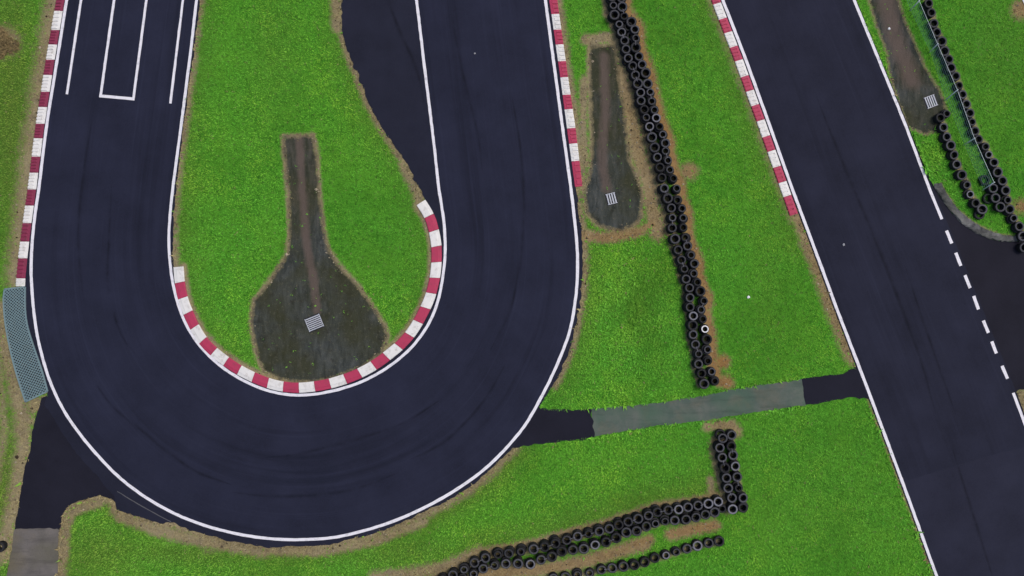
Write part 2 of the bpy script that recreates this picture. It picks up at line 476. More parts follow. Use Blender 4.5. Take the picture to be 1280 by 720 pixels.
Ao, Bi = resample(outer_line, n=no), resample(inner_line, n=no)
# match the two lines bend by bend
def matched(a, b, n):
    ka = [0, np.argmin(np.hypot(a[:, 0] - 45, a[:, 1] - 262)), np.argmax(a[:, 1]), np.argmin(np.hypot(a[:, 0] - 716, a[:, 1] - 255)), len(a) - 1]
    kb = [0, np.argmin(np.hypot(b[:, 0] - 213, b[:, 1] - 268)), np.argmax(b[:, 1]), np.argmin(np.hypot(b[:, 0] - 552, b[:, 1] - 257)), len(b) - 1]
    A, B = [], []
    for i in range(4):
        A.append(resample(a[ka[i]:ka[i + 1] + 1], n=n)[:-1]); B.append(resample(b[kb[i]:kb[i + 1] + 1], n=n)[:-1])
    A.append(a[-1:]); B.append(b[-1:])
    return np.vstack(A), np.vstack(B)
Am, Bm = matched(outer_line, inner_line, 80)
ribbon('track', Am, Bm, Z_TRACK, M['track'], uvw=9.0)

# the straight on the right with the side road that joins it
ra = resample(r_left, n=90)
rb = resample([r_right[0], *r_right[1:], *r_right2], n=90)
rr_edge = [(1011,-150),(1029,-100),(1070,0),(1106,86),(1135,157),(1165,232)]
straight_poly = np.vstack([offset(resample(r_left, 12), 3.2), np.array([(1427,911),(1356,720),(1329,648),(1289,541),(1271,492)]), np.array(rr_edge[::-1]) + np.array([0, 0])])
sheet('straight_edge', straight_poly, Z_EDGE - .003, M['edge'])
ribbon('straight', ra, rb, Z_TRACK, M['straight'], uvw=8.4)
side_poly = np.vstack([[(1160,222),(1166,230.5)], stone_out, [(1420,300),(1420,478)], jag([(1420,478),(1330,484),(1290,486),(1272,488)], 1.0)[1:], [(1268,492)]])
sheet('side_road', side_poly, Z_OLD, M['side'])

apron = [(52,497),(41.7,540),(30,596.7),(18.3,661.7),(74,662)]
apron_poly = np.vstack([jag(apron[:4], .6), jag([(18.3,661.7),(45,660.5),(74,662)], .9)[1:], jag([(74,662),(78,643),(84,633),(100,625),(125,618),(143,626.7)], .8)[1:], [(150,632),(160,615),(130,590),(80,530),(62,494)]])
sheet('apron', apron_poly, Z_OLD - .003, M['old'])
sheet('link_road', np.vstack([jag(link_dark_left[:3], .9), jag([(743,547),(740,511.7)], 1.3)[1:], jag(link_dark_left[3:7], 1.3)[1:], link_dark_left[7:]]), Z_OLD, M['old'])
sheet('link_road', link_dark_right, Z_OLD, M['old'], .9)
sheet('path', link_concrete, Z_CON, M['concrete'], .7)
lower_path = [(18.5,658),(74.5,658),(73,690),(72,720),(66,790),(-6,790),(8,720),(14,690)]
sheet('path', lower_path, Z_CON, M['warm_concrete'], .7)

def line(pts, w=4.0, sm=None, z=Z_LINE, mat='line', wob=.10):
    p = np.array(pts, float)
    if len(p) < 40: p = resample(p, 6.0)
    n = normals(p)
    j1 = rng.normal(0, wob, len(p)); j2 = rng.normal(0, wob, len(p))
    A = p + n * (w / 2 + j1)[:, None]; B = p - n * (w / 2 + j2)[:, None]
    return ribbon('road_marking', A, B, z, M[mat])
line(resample(outer_line, 5), 3.7)
line(resample(inner_line, 5), 3.5)
line([(114,-80),(101.7,0),(84,118)], 3.2)
line([(155,-80),(143,0),(125.9,121)], 3.2)
line([(124.4,119.9),(168.6,124)], 3.6, z=Z_LINE + .004)
line([(193,-80),(183.3,0),(167.2,123)], 3.2)
line([(239,-80),(229,0),(213.2,129.5)], 3.0)
line(r_left, 3.7)
line(r_right, 3.6)
line(r_right2, 3.6)
for a, b in (((1182.7,288.3),(1189.3,304.3)),((1194.3,316),(1200.7,332.3)),((1205.7,344),(1212.3,360)),((1216.7,370),(1222.7,386.7)),
             ((1228.7,400.7),(1235,416)),((1239.3,426.7),(1245,441.7)),((1252,457.3),(1259,473.3))):
    line([a, b], 4.0)
sheet('resurfaced_lane', [(1128,600),(1135,600.5),(1200,580),(1250,566),(1292,556),(1323,648),(1350,720),(1421,911),(1242,911),(1172.5,720),(1135.5,618)], Z_TRACK + .0025, M['newer'])
line([(147,614),(163,624),(180,634),(200,645),(214,652)], 1.1, z=Z_EDGE + .005, mat='crack')
def skid_mat():
    m, nt, b = new_mat('rubber_mark', .8, .15)
    b.inputs['Base Color'].default_value = (.007, .007, .010, 1)
    uv = nt.nodes.new('ShaderNodeUVMap'); uv.uv_map = 'UVMap'
    sp = nt.nodes.new('ShaderNodeSeparateXYZ'); nt.links.new(uv.outputs['UV'], sp.inputs['Vector'])
    f = math_(nt, 'SUBTRACT', 1.0, math_(nt, 'ABSOLUTE', math_(nt, 'SUBTRACT', math_(nt, 'MULTIPLY', sp.outputs['X'], 2.0), 1.0)))
    f = math_(nt, 'POWER', f, 1.3)
    g = ramp(nt, noise(nt, coords(nt), .8, 5, .65), .32, .66)
    nt.links.new(math_(nt, 'MULTIPLY', math_(nt, 'MULTIPLY', f, g), .36), b.inputs['Alpha'])
    return m
M['skid'] = skid_mat()
for pts_, wd in (([(484,-30),(487,3),(500,40),(517,77),(527,110),(531,140)], 8), ([(566,20),(570,50),(583,110),(597,167),(603,215)], 7), ([(330,572),(370,568),(403,560),(453,547),(507,527),(550,500)], 8),
        ([(290,615),(337,620),(403,618),(453,608),(500,590)], 8), ([(510,575),(537,563),(567,543),(603,503),(632,455)], 8), ([(120,480),(143,510),(183,543),(217,570),(247,590),(290,606)], 9),
        ([(140,230),(137,290),(135,350),(145,400),(157,427),(175,448)], 7), ([(1020,120),(1060,220),(1110,340),(1150,450),(1170,520)], 9), ([(640,120),(652,200),(654,290),(640,380),(612,440)], 8), ([(1130,330),(1160,420),(1195,520)], 6),
        ([(1190,560),(1215,640),(1240,720)], 7), ([(115,150),(103,230),(98,300),(104,370)], 7)):
    p_ = resample(smooth(pts_, 8), n=60); n_ = normals(p_)
    k_ = np.sin(np.linspace(0, np.pi, 60)) ** .5 * wd / 2 + .05
    o_ = ribbon('rubber_mark', p_ + n_ * k_[:, None], p_ - n_ * k_[:, None], Z_LINE - .0018, M['skid'], uvw=1.0)
# the corner of the next track, just inside the frame
sheet('next_track', [(1281,-4),(1289,14),(1340,130),(1500,130),(1500,-160),(1210,-160)], Z_EDGE, M['old'])
line([(1216,-150),(1279,-1),(1287,17),(1336,130)], 3.6)

# ------------------------------------------------------------------ ground: one sheet; worn patches are cut from the same grid
X0, X1, Y0, Y1, ST = -80, 1360, -80, 800, 2.0
gx = np.arange(X0, X1 + .1, ST); gy = np.arange(Y0, Y1 + .1, ST)
GX, GY = np.meshgrid(gx, gy)
P = np.c_[GX.ravel(), GY.ravel()]
nx, ny = len(gx), len(gy)
dry = np.zeros(len(P)); rust = np.zeros(len(P)); tone = np.zeros(len(P)); trail = np.zeros(len(P))
def feat(linepts, w, s=1.0, r=0.0, ylim=None):
    global dry, rust
    d = dist(P, linepts, w * 2.2 + 4)
    f = np.clip(1.18 - d / w, 0, 1.0) * s
    if ylim is not None:
        f = f * np.clip((ylim[1] - P[:, 1]) / 25, 0, 1) * np.clip((P[:, 1] - ylim[0]) / 25, 0, 1)
    dry = np.maximum(dry, f)
    if r: rust = np.maximum(rust, np.clip(1.2 - d / w, 0, 1) * r)
def blob(x, y, rad, s=1.0, r=0.0):
    global dry, rust
    f = np.clip(1.4 - np.hypot(P[:, 0] - x, P[:, 1] - y) / rad, 0, 1)
    dry = np.maximum(dry, f * s); rust = np.maximum(rust, f * r)
def toneblob(x, y, rx, ry, s):
    global tone
    f = np.exp(-((P[:, 0] - x) / rx) ** 2 - ((P[:, 1] - y) / ry) ** 2)
    tone = np.maximum(tone, f * s)
A_ = np.array
feat([(79,-80),(71,0),(57,83),(45,160),(36,233),(22,348)], 22)
feat([(0,385),(3,420),(17,475),(28,520),(30,560),(20,620),(10,670)], 17, .95)
feat([(-10,400),(0,470),(5,540),(-5,600)], 10, .7)
feat([(258,-80),(248,0),(240,66),(232,133),(224,193),(218,238),(215,283),(217,335)], 11)
feat(runoff, 10); feat([(421,-60),(420,0),(422,35)], 11); feat([(505,205),(522,240),(525,262)], 11)
feat(kerb2_in, 7)
feat(keyhole + keyhole[:1], 6.5)
feat(out_edge_bottom, 13); feat([(330,688),(400,690),(470,676),(530,652)], 9); feat([(80,700),(82,660),(90,640),(125,628)], 9)
feat(out_edge_right, 10); feat(island_edge, 13); feat([(150,645),(200,664),(260,678),(330,690)], 11)
feat([(678,-60),(697,0),(701.7,36.7),(710,96.7),(720,160),(728,235)], 10)
feat([(731,100),(728,160),(732,205)], 9)
feat(patch_mid + patch_mid[:1], 7.5)
feat([(725,295),(760,298),(795,292),(815,280)], 10, 1, .5)
feat([(778,100),(790,150),(800,200),(812,230),(817,265),(824,290)], 17)
feat([(733,50),(760,48),(780,60)], 10)
feat(A_(main_right) + A_([6, 0]), 10, 1, .75); feat(A_(main_left) + A_([-9, 0]), 7, 1, 0, (-200, 310)); feat(A_(main_left) + A_([-7, 2]), 4)
feat(A_(r_left) + A_([-6, 0]), 17, 1, 0, (-400, 300)); feat(A_(r_left) + A_([-6, 0]), 13, 1, .25, (230, 470)); feat(A_(r_left) + A_([-3, 0]), 4, .8)
feat(A_(low_upper) + A_([-3, -7]), 9, 1, .15); feat([(470,722),(520,716),(560,708),(600,690)], 12); feat([(560,730),(620,716),(680,712),(740,700),(790,684),(806,680)], 12, 1.15, .35)
feat([(795,680),(812,674)], 9, 1, .5); feat([(838,668),(870,661),(893,657)], 11, 1.1, .6)
feat(A_(ell_left) + A_([-8, 0]), 9); feat([(885,533),(915,531),(922,540)], 10, 1, .2); feat([(888,600),(890,622)], 7)
blob(862, 214, 13, 1, .4); blob(903, 452, 11, 1, .9); blob(908, 478, 11, 1, .8); blob(6, 52, 22, .9, .1); blob(1276, 12, 14, 1, .4); blob(1284, 502, 26); blob(1276, 258, 12, .8, .6)
blob(0, 684, 24); blob(44, 507, 13); blob(57, 501, 9); blob(36, 525, 9); blob(262, 685, 10, .5)
feat(patch_top + patch_top[:1], 5, .8)
feat(stone_in, 3, .6)
feat([(778,90),(790,150),(800,200),(812,230),(817,265),(822,290)], 14, 1.25, .25); feat([(733,50),(760,47),(778,58)], 9, 1.3); feat([(727,292),(760,297),(795,290)], 9, 1.3, .35)
dry *= 1.13
for ln_, s_ in ((out_edge_bottom, .75), (island_edge, .7), (runoff, .4), ([(248,0),(224,193),(217,335)], .4), (kerb2_in, .25), (out_edge_right, .35), (A_(r_left)[2:7] + A_([-14, 0]), .35), (A_(low_upper) + A_([-3, -14]), .45)):
    tone = np.maximum(tone, s_ * np.exp(-(dist(P, ln_, 70) / 24) ** 2))
# under every barrier the ground is bare
for row in (main_left, main_right, ell_left, ell_right, low_upper, low_lower, single, fence_row, inner_short):
    feat(row, 6)
toneblob(15, 150, 42, 260, .85); toneblob(0, 600, 60, 140, .9); toneblob(120, 690, 70, 50, .6); toneblob(250, 690, 140, 22, .6); toneblob(500, 690, 100, 24, .5); toneblob(330, 715, 120, 14, .3); toneblob(840, 60, 30, 60, .12); toneblob(960, 330, 20, 120, .15)
toneblob(345, 60, 30, 90, .22); toneblob(470, 330, 60, 60, .05); toneblob(800, 380, 45, 70, .14); toneblob(1250, 60, 60, 90, .22); toneblob(1040, 620, 120, 90, .12)
def region(poly, soft=5.0):
    d = dist(P, list(poly) + [poly[0]], 40)
    ins = pip(P, poly)
    return np.clip(.5 + np.where(ins, d, -d) / (2 * soft), 0, 1)
rg = [region(keyhole, 7.0), region(patch_mid, 7.0), region(patch_top, 4)]
dirt = np.maximum.reduce(rg)
trail = np.maximum(trail, .22 * np.clip((330 - P[:, 1]) / 90, 0, 1) * (P[:, 0] < 500)); trail *= np.where(P[:, 0] > 1000, .45, 1.0); trail = np.maximum(trail, .12 * np.clip((210 - P[:, 1]) / 60, 0, 1))
for ln, w in (([(374,170),(378,240),(384,310),(392,350),(396,388)], 6), ([(755,70),(757,140),(752,200),(758,235)], 7), ([(1104,-20),(1120,50),(1140,100)], 14)):
    trail = np.maximum(trail, np.clip(1.3 - dist(P, ln, 40) / w, 0, 1))
rim_ = (P[:, 0] <= X0) | (P[:, 0] >= X1) | (P[:, 1] <= Y0) | (P[:, 1] >= Y1)
for arr_ in (dry, rust, tone, trail, dirt): arr_[rim_] = 0
relief = (rng.normal(0, 1, (ny // 4 + 2, nx // 4 + 2)))
relief = np.kron(relief, np.ones((4, 4)))[:ny, :nx].ravel() * .0012
zz = np.clip(relief, -.004, .004) - .004
V = np.c_[(P[:, 0] - 640) * S, (360 - P[:, 1]) * S, zz]
ii, jj = np.meshgrid(np.arange(nx - 1), np.arange(ny - 1))
a = (jj * nx + ii).ravel()
quads = np.c_[a, a + nx, a + nx + 1, a + 1]
lab = np.zeros(len(quads), int)
for k, r in enumerate(rg):
    lab[r[quads].mean(1) > .5] = k + 1

def grid_mesh(name, q, extra=False):
    used, inv = np.unique(q, return_inverse=True)
    vv = V[used]; ff = inv.reshape(q.shape)
    attrs = {k: arr[used].astype(np.float32) for k, arr in (('dry', dry), ('dirt', dirt), ('rust', rust), ('tone', tone), ('trail', trail))}
    if extra:
        R = 2500.0
        far = np.array([(-R, R, -.004), (R, R, -.004), (R, -R, -.004), (-R, -R, -.004)])
        base = len(vv); pos = {u: i for i, u in enumerate(used)}
        c = [pos[0], pos[nx - 1], pos[nx * ny - 1], pos[nx * (ny - 1)]]
        ff = [tuple(f) for f in ff]
        top = [pos[i] for i in range(nx) if i in pos]; bot = [pos[nx * (ny - 1) + i] for i in range(nx)]
        lef = [pos[nx * j] for j in range(ny)]; rig = [pos[nx * j + nx - 1] for j in range(ny)]
        ff.append(tuple([base, *top[:], base + 1][::-1])); ff.append(tuple([base + 1, *rig, base + 2][::-1]))
        ff.append(tuple([base + 2, *bot[::-1], base + 3][::-1])); ff.append(tuple([base + 3, *lef[::-1], base][::-1]))
        vv = np.vstack([vv, far])
        for k in attrs: attrs[k] = np.r_[attrs[k], np.zeros(4, np.float32)]
    else:
        ff = [tuple(f) for f in ff]
    me = bpy.data.meshes.new(name)
    me.from_pydata(vv.tolist(), [], [tuple(int(i) for i in f) for f in ff])
    for k, arr in attrs.items():
        at = me.attributes.new(k, 'FLOAT', 'POINT'); at.data.foreach_set('value', arr)
    me.materials.append(M['ground'])
    me.update()
    o = link(bpy.data.objects.new(name, me)); o['kind'] = 'structure'
    return o
# the patch behind the frame's upper edge must stay whole, so only faces well inside the grid are cut out
edge_face = (ii.ravel() < 2) | (jj.ravel() < 2) | (ii.ravel() > nx - 4) | (jj.ravel() > ny - 4)
lab[edge_face] = 0
grid_mesh('ground', quads[lab == 0], True)
for k in (1, 2, 3):
    grid_mesh('dirt_patch', quads[lab == k])

# ------------------------------------------------------------------ grass blades
def lookup(arr, pts):
    i = np.clip(((pts[:, 0] - X0) / ST).round().astype(int), 0, nx - 1)
    j = np.clip(((pts[:, 1] - Y0) / ST).round().astype(int), 0, ny - 1)
    return arr[j * nx + i]
step = 1.75
cx, cy = np.meshgrid(np.arange(-50, 1332, step), np.arange(-50, 772, step))
C = np.c_[cx.ravel(), cy.ravel()] + rng.uniform(-.9, .9, (cx.size, 2))
keep = np.ones(len(C), bool)
for poly in (edge_poly, straight_poly, side_poly, apron_poly, link_dark_left, link_dark_right, link_concrete, lower_path,
             np.vstack([stone_out, stone_in[::-1]]), np.vstack([mat_right, mat_left[::-1]]), [(1276,-4),(1289,14),(1340,130),(1500,130),(1500,-160),(1210,-160)]):
    keep &= ~pip(C, poly)
C = C[keep]
k1c = [(76,0),(62,83),(50,160),(41,233),(27,348)]
k3c = [(691,0),(695.5,28),(705,96.7),(714,160.5),(722.5,232)]
k4c = A_(r_left)[1:6] + A_([-8.5, 1.5])
near = np.zeros(len(C), bool)
for ln, w in ((k1c, 7.2), (k3c, 7.2), (k4c, 7.0), ((kerb2_out + kerb2_in) / 2, 7.4)):
    near |= dist(C, ln, 20) < w
for row_ in (main_left, main_right, ell_left, ell_right, low_upper, low_lower, single, fence_row, inner_short):
    near |= dist(C, row_, 20) < 6.5
C = C[~near]
dr = lookup(dry, C) + rng.normal(0, .30, len(C)); di = lookup(dirt, C) + rng.normal(0, .08, len(C))
rate = np.where(di > .5, .008, np.where(dr > .85, .42, np.where(dr > .4, .7, 1.0)))
sel = rng.random(len(C)) < rate
C, dr = C[sel], dr[sel]
isdry = dr > .56
def blades(name, pts, per, hmin, hmax, mat, tn, label):
    n = len(pts) * per
    big_ = 1 + .9 * np.exp(-((pts[:, 0] - 790) / 70) ** 2 - ((pts[:, 1] - 390) / 110) ** 2) + .6 * np.exp(-((pts[:, 0] - 1170) / 50) ** 2 - ((pts[:, 1] - 210) / 60) ** 2) + .12 * np.clip((pts[:, 1] - 500) / 100, 0, 1)
    de = np.minimum.reduce([dist(pts, np.vstack([q_, q_[:1]]), 8) for q_ in (edge_poly, straight_poly, apron_poly, np.array(link_concrete), np.array(lower_path))])
    big_ *= np.where((de < 4) & (rng.random(len(pts)) < .5), 1.9, 1.0)
    big_ *= rng.choice([.8, 1.0, 1.5], len(pts), p=[.45, .45, .10])
    base = np.repeat(np.c_[(pts[:, 0] - 640) * S, (360 - pts[:, 1]) * S], per, 0) + rng.normal(0, .035, (n, 2))
    ang = rng.uniform(0, 2 * np.pi, n); h = rng.uniform(hmin, hmax, n) * np.repeat(big_, per); ln = h * rng.uniform(.5, 1.5, n); w = rng.uniform(.008, .019, n) * np.repeat(big_, per) ** 1.3
    d = np.c_[np.cos(ang), np.sin(ang)]; q = np.c_[-d[:, 1], d[:, 0]]
    v = np.empty((n, 3, 3))
    v[:, 0, :2] = base + q * w[:, None]; v[:, 1, :2] = base - q * w[:, None]; v[:, 2, :2] = base + d * ln[:, None]
    v[:, 0, 2] = v[:, 1, 2] = -.004; v[:, 2, 2] = h
    me = bpy.data.meshes.new(name)
    me.vertices.add(n * 3); me.vertices.foreach_set('co', v.ravel())
    me.loops.add(n * 3); me.loops.foreach_set('vertex_index', np.arange(n * 3, dtype=np.int32))
    me.polygons.add(n); me.polygons.foreach_set('loop_start', np.arange(0, n * 3, 3, dtype=np.int32))
    me.update(calc_edges=True)
    r = np.clip(np.repeat(rng.random(len(pts)), per) * .6 + rng.random(n) * .4, 0, 1)
    at = me.attributes.new('rnd', 'FLOAT', 'POINT'); at.data.foreach_set('value', np.repeat(r, 3).astype(np.float32))
    at = me.attributes.new('tone', 'FLOAT', 'POINT'); at.data.foreach_set('value', np.repeat(np.repeat(tn, per), 3).astype(np.float32))
    me.materials.append(mat)
    o = link(bpy.data.objects.new(name, me))
    return tag(o, label, 'grass', kind='stuff')
blades('grass', C[~isdry], 4, .03, .085, M['green'], lookup(tone, C[~isdry]), 'short bright green grass covering the ground between the tracks')
blades('dry_grass', C[isdry], 3, .02, .07, M['straw'], lookup(rust, C[isdry]), 'tan dry grass fringing the asphalt, kerbs and tyre barriers')

# loose clods and stones lying in the dry verges
def gravel():
    cand = np.c_[rng.uniform(0, 1280, 30000), rng.uniform(0, 720, 30000)]
    ok = (lookup(dry, cand) > .75)
    for poly in (edge_poly, straight_poly, side_poly, apron_poly, link_concrete, lower_path): ok &= ~pip(cand, poly)
    pts = cand[ok][:4200]
    n = len(pts); r_ = rng.gamma(2.2, .012, n) + .014
    c = np.c_[(pts[:, 0] - 640) * S, (360 - pts[:, 1]) * S, np.zeros(n)]
    dirs = np.array([(1, 0, 0), (0, 1, 0), (-1, 0, 0), (0, -1, 0), (0, 0, .8)])
    v = c[:, None, :] + dirs[None] * (r_[:, None, None] * rng.uniform(.55, 1.35, (n, 5, 1)))
    tri = np.array([(0, 1, 4), (1, 2, 4), (2, 3, 4), (3, 0, 4)])
    f = (np.arange(n)[:, None, None] * 5 + tri[None]).reshape(-1, 3)
    me = bpy.data.meshes.new('gravel'); me.from_pydata(v.reshape(-1, 3).tolist(), [], f.tolist())
    at = me.attributes.new('rnd', 'FLOAT', 'POINT'); at.data.foreach_set('value', np.repeat(rng.random(n), 5).astype(np.float32))
    m, nt, b = new_mat('clods', .95, .1)
    nt.links.new(ramp(nt, attr(nt, 'rnd').outputs['Fac'], .1, .95, (.045, .034, .022, 1), (.42, .36, .26, 1)), b.inputs['Base Color'])
    me.materials.append(m)
    tag(link(bpy.data.objects.new('gravel', me)), 'loose clods and small stones in the dry verges', 'gravel', kind='stuff')
gravel()

# ------------------------------------------------------------------ kerbs
def kerb(out, inn, bounds_t, first_red, label, ribs, red='kerb_red', h=.085):
    """out = edge on the track side, inn = edge on the grass side; bounds_t = block limits (0..1 along)"""
    n = 400
    A, B = resample(out, n=n), resample(inn, n=n)
    mid = (A[n // 2] + B[n // 2]) / 2
    root = empty('kerb', W(mid))
    ox, oy, _ = W(mid)
    tag(root, label, 'kerb', 'red and white kerbs of the track')
    def at(L, t):
        f = t * (n - 1); i = min(int(f), n - 2); return L[i] * (1 - f + i) + L[i + 1] * (f - i)
    prof = [(0.0, .005), (.04, .045), (.30, .065), (.34, h), (.93, h), (1.0, h - .02)]
    for bi, (t0, t1) in enumerate(zip(bounds_t[:-1], bounds_t[1:])):
        is_red = (bi % 2 == 0) == first_red
        gap = (t1 - t0) * .008
        t0 += gap; t1 -= gap
        ts = []                     # (t, groove?)
        if ribs:
            r = ribs
            for k in range(r):
                a0 = t0 + (t1 - t0) * k / r; a1 = t0 + (t1 - t0) * (k + 1) / r
                g = (a1 - a0)
                ts += [(a0, 0), (a0 + g * .66, 0), (a0 + g * .70, 1), (a1 - g * .04, 1)]
            ts[-1] = (t1, 1)
        else:
            ts = [(t0 + (t1 - t0) * k / 5, 0) for k in range(6)]
        vs, fs = [], []
        for (t, g) in ts:
            for (u, z) in prof:
                q = at(A, t) * (1 - u) + at(B, t) * u
                zz_ = z - (.05 if g and u > .32 else 0)
                vs.append((W(q)[0] - ox, W(q)[1] - oy, max(zz_, .004)))
            q = at(B, t); vs.append((W(q)[0] - ox, W(q)[1] - oy, -.03))
            q = at(A, t); vs.append((W(q)[0] - ox, W(q)[1] - oy, -.03))
        K = len(prof) + 2
        for i in range(len(ts) - 1):
            for k in range(K):
                k2 = (k + 1) % K
                fs.append((i * K + k, i * K + k2, (i + 1) * K + k2, (i + 1) * K + k))
        fs.append(tuple(range(K))[::-1]); fs.append(tuple((len(ts) - 1) * K + k for k in range(K)))
        o = mesh_obj('kerb_block', vs, fs, M[red] if is_red else M['kerb_white'], root)
        bm = bmesh.new(); bm.from_mesh(o.data); bmesh.ops.recalc_face_normals(bm, faces=bm.faces); bm.to_mesh(o.data); bm.free()
        o['label'] = 'red painted kerb block' if is_red else 'white painted kerb block'
    return root

def ybounds(out, ys):
    p = resample(out, n=400)
    return [float(np.interp(y, p[:, 1], np.linspace(0, 1, 400))) for y in ys]
k1_out = [(88.5,-50),(81.3,0),(67.5,83),(55.5,160),(46.3,233),(39,285),(35,320),(32.3,348),(31.8,358)]
k1_in = [(78,-50),(70.8,0),(56.5,83),(44.5,160),(35.5,233),(28,285),(23.5,320),(20.8,348),(20.3,358)]
kerb(k1_out, k1_in, ybounds(k1_out, [-46,-26,-7,14,38,56,75,94,115,134,155,173,196,216,237,257,279,302,323,348,358]), True,
     'long ribbed red and white kerb along the left edge of the left straight', 5, 'kerb_dull_red')
kerb(kerb2_out, kerb2_in, list(np.linspace(0, 1, 30)), False, 'smooth curved red and white kerb round the inside of the hairpin', 0)
k3_out = [(679,-50),(686,0),(689,18.3),(700,96.7),(708.5,161.7),(718.5,234)]
k3_in = [(690,-50),(696.5,0),(699,18.3),(710,96.7),(719.5,161.7),(728,233)]
kerb(k3_out, k3_in, ybounds(k3_out, [-46,-24,-4,18,37.5,56,77,97,119,137,161,180,202,234]), True, 'straight ribbed red and white kerb between hairpin exit and worn drain patch', 4)
k4_out = A_([(884,-50),(900.2,0),(929,75),(955.5,148.3),(986.5,236),(997.5,267)]); k4_in = k4_out + A_([-10.2, 3.2])
kerb(k4_out, k4_in, ybounds(k4_out, [-46,-18,3,22,39,57,74,94,112,130,149,169,187,207,226,243.5,267]), False, 'straight red and white kerb along the left side of the right straight', 4)

# old stone edging by the side road
def edging():
    root_p = W((1218, 285))
    n = 60
    A, B = resample(stone_out, n=n), resample(stone_in, n=n)
    vs, fs = [], []
    r2 = random.Random(5)
    for i in range(n):
        for u, z in ((0, -.03), (.02, .06), (.12, .10), (.5, .12), (.85, .11), (1, -.03)):
            q = A[i] * (1 - u) + B[i] * u + A_([r2.gauss(0, .5), r2.gauss(0, .5)])
            vs.append((W(q)[0] - root_p[0], W(q)[1] - root_p[1], z + (r2.gauss(0, .012) if z > 0 else 0)))
    K = 6
    for i in range(n - 1):
        for k in range(K - 1):
            fs.append((i * K + k, i * K + k + 1, (i + 1) * K + k + 1, (i + 1) * K + k))
    fs.append(tuple(range(K))); fs.append(tuple((n - 1) * K + k for k in range(K))[::-1])
    o = mesh_obj('stone_edging', vs, fs, M['stone'])
    bm = bmesh.new(); bm.from_mesh(o.data); bmesh.ops.recalc_face_normals(bm, faces=bm.faces); bm.to_mesh(o.data); bm.free()
    o.location = root_p
    tag(o, 'curved weathered grey stone edging where the side road meets the right straight', 'edging')
edging()

# ------------------------------------------------------------------ lattice mat
def box(vs, fs, c, ux, hx, hy, z0, z1):
    ux = np.array(ux, float) / np.linalg.norm(ux); uy = np.array([-ux[1], ux[0]])
    b = len(vs)
    for z in (z0, z1):
        for sx, sy in ((-1, -1), (1, -1), (1, 1), (-1, 1)):
            q = np.array(c) + ux * hx * sx + uy * hy * sy
            vs.append((q[0], q[1], z))
    fs += [(b + 3, b + 2, b + 1, b), (b + 4, b + 5, b + 6, b + 7)] + [(b + i, b + (i + 1) % 4, b + 4 + (i + 1) % 4, b + 4 + i) for i in range(4)]

def lattice_mat():
    o0 = W((30, 430))
    root = empty('grid_mat', o0)
    tag(root, 'blue grey lattice mat laid beside the hairpin, below the left kerb', 'mat')
    nU, nV = 8, 40
    L, R = resample(mat_left, n=200), resample(mat_right, n=200)
    def q(u, v):
        f = v * 199; i = min(int(f), 198); t = f - i
        a_ = L[i] * (1 - t) + L[i + 1] * t; b_ = R[i] * (1 - t) + R[i + 1] * t
        w = W(a_ * (1 - u) + b_ * u); return np.array([w[0] - o0[0], w[1] - o0[1]])
    vs, fs = [], []
    def bar(p0, p1, hw, z0, z1):
        d = p1 - p0; l = np.linalg.norm(d)
        if l > .01: box(vs, fs, (p0 + p1) / 2, d, l / 2, hw, z0, z1)
    a_n, b_n = 7, 37
    for k in range(-a_n, b_n + 1):
        for sgn in (1, -1):
            pts = []
            for s_ in range(0, a_n + 1):
                u = s_ / a_n; v = (k + s_) / b_n if sgn == 1 else (k + a_n - s_) / b_n
                if 0 <= v <= 1: pts.append(q(u, v))
            for p0, p1 in zip(pts[:-1], pts[1:]): bar(p0, p1, .025, .02 if sgn == 1 else .022, .062 if sgn == 1 else .058)
    mesh_obj('lattice', vs, fs, M['lattice'], root)
    vs, fs = [], []
    ring = [q(0, v) for v in np.linspace(0, 1, 25)] + [q(u, 1) for u in np.linspace(0, 1, 6)[1:]] + [q(1, v) for v in np.linspace(1, 0, 25)[1:]] + [q(u, 0) for u in np.linspace(1, 0, 6)[1:]]
    for p0, p1 in zip(ring[:-1], ring[1:]): bar(p0, p1, .05, .0, .07)
    mesh_obj('rim', vs, fs, M['lattice'], root)
    n = 30
    vs = [tuple(q(u, v)) + (.006,) for v in np.linspace(0, 1, n) for u in (0, 1)]
    fs = [(2 * i, 2 * i + 2, 2 * i + 3, 2 * i + 1) for i in range(n - 1)]
    mesh_obj('underlay', vs, fs, M['pit'], root)
lattice_mat()

# ------------------------------------------------------------------ drain grates
def grate(c, dirv, w, h, nb, label):
    o0 = W(c)
    root = empty('drain_grate', (o0[0], o0[1], .0), math.atan2(-dirv[1], dirv[0]))
    tag(root, label, 'drain grate', 'steel drain grates in the worn patches')
    vs, fs = [], []
    box(vs, fs, (0, 0), (1, 0), w / 2 + .05, h / 2 + .05, -.02, .006)
    mesh_obj('pit', vs, fs, M['pit'], root)
    vs, fs = [], []
    for i in range(nb):
        y = -h / 2 + h * (i + .5) / nb
        box(vs, fs, (0, y), (1, 0), w / 2 - .02, h / nb * .25, .012, .05)
    mesh_obj('bars', vs, fs, M['steel'], root)
    for sx in (-1, 1):
        vs, fs = [], []
        box(vs, fs, (sx * (w / 2), 0), (0, 1), h / 2, .018, .007, .047)
        mesh_obj('frame_side', vs, fs, M['steel'], root)
grate((393, 403.5), (.93, -.38), 1.02, .92, 7, 'large square steel drain grate in the keyhole patch inside the hairpin')
grate((764.3, 248.3), (.25, .97), .70, .66, 4, 'small pale steel drain grate in worn patch beside the hairpin exit')
grate((1163.3, 127), (.35, .94), .74, .74, 5, 'steel drain grate in the worn strip right of the right straight')

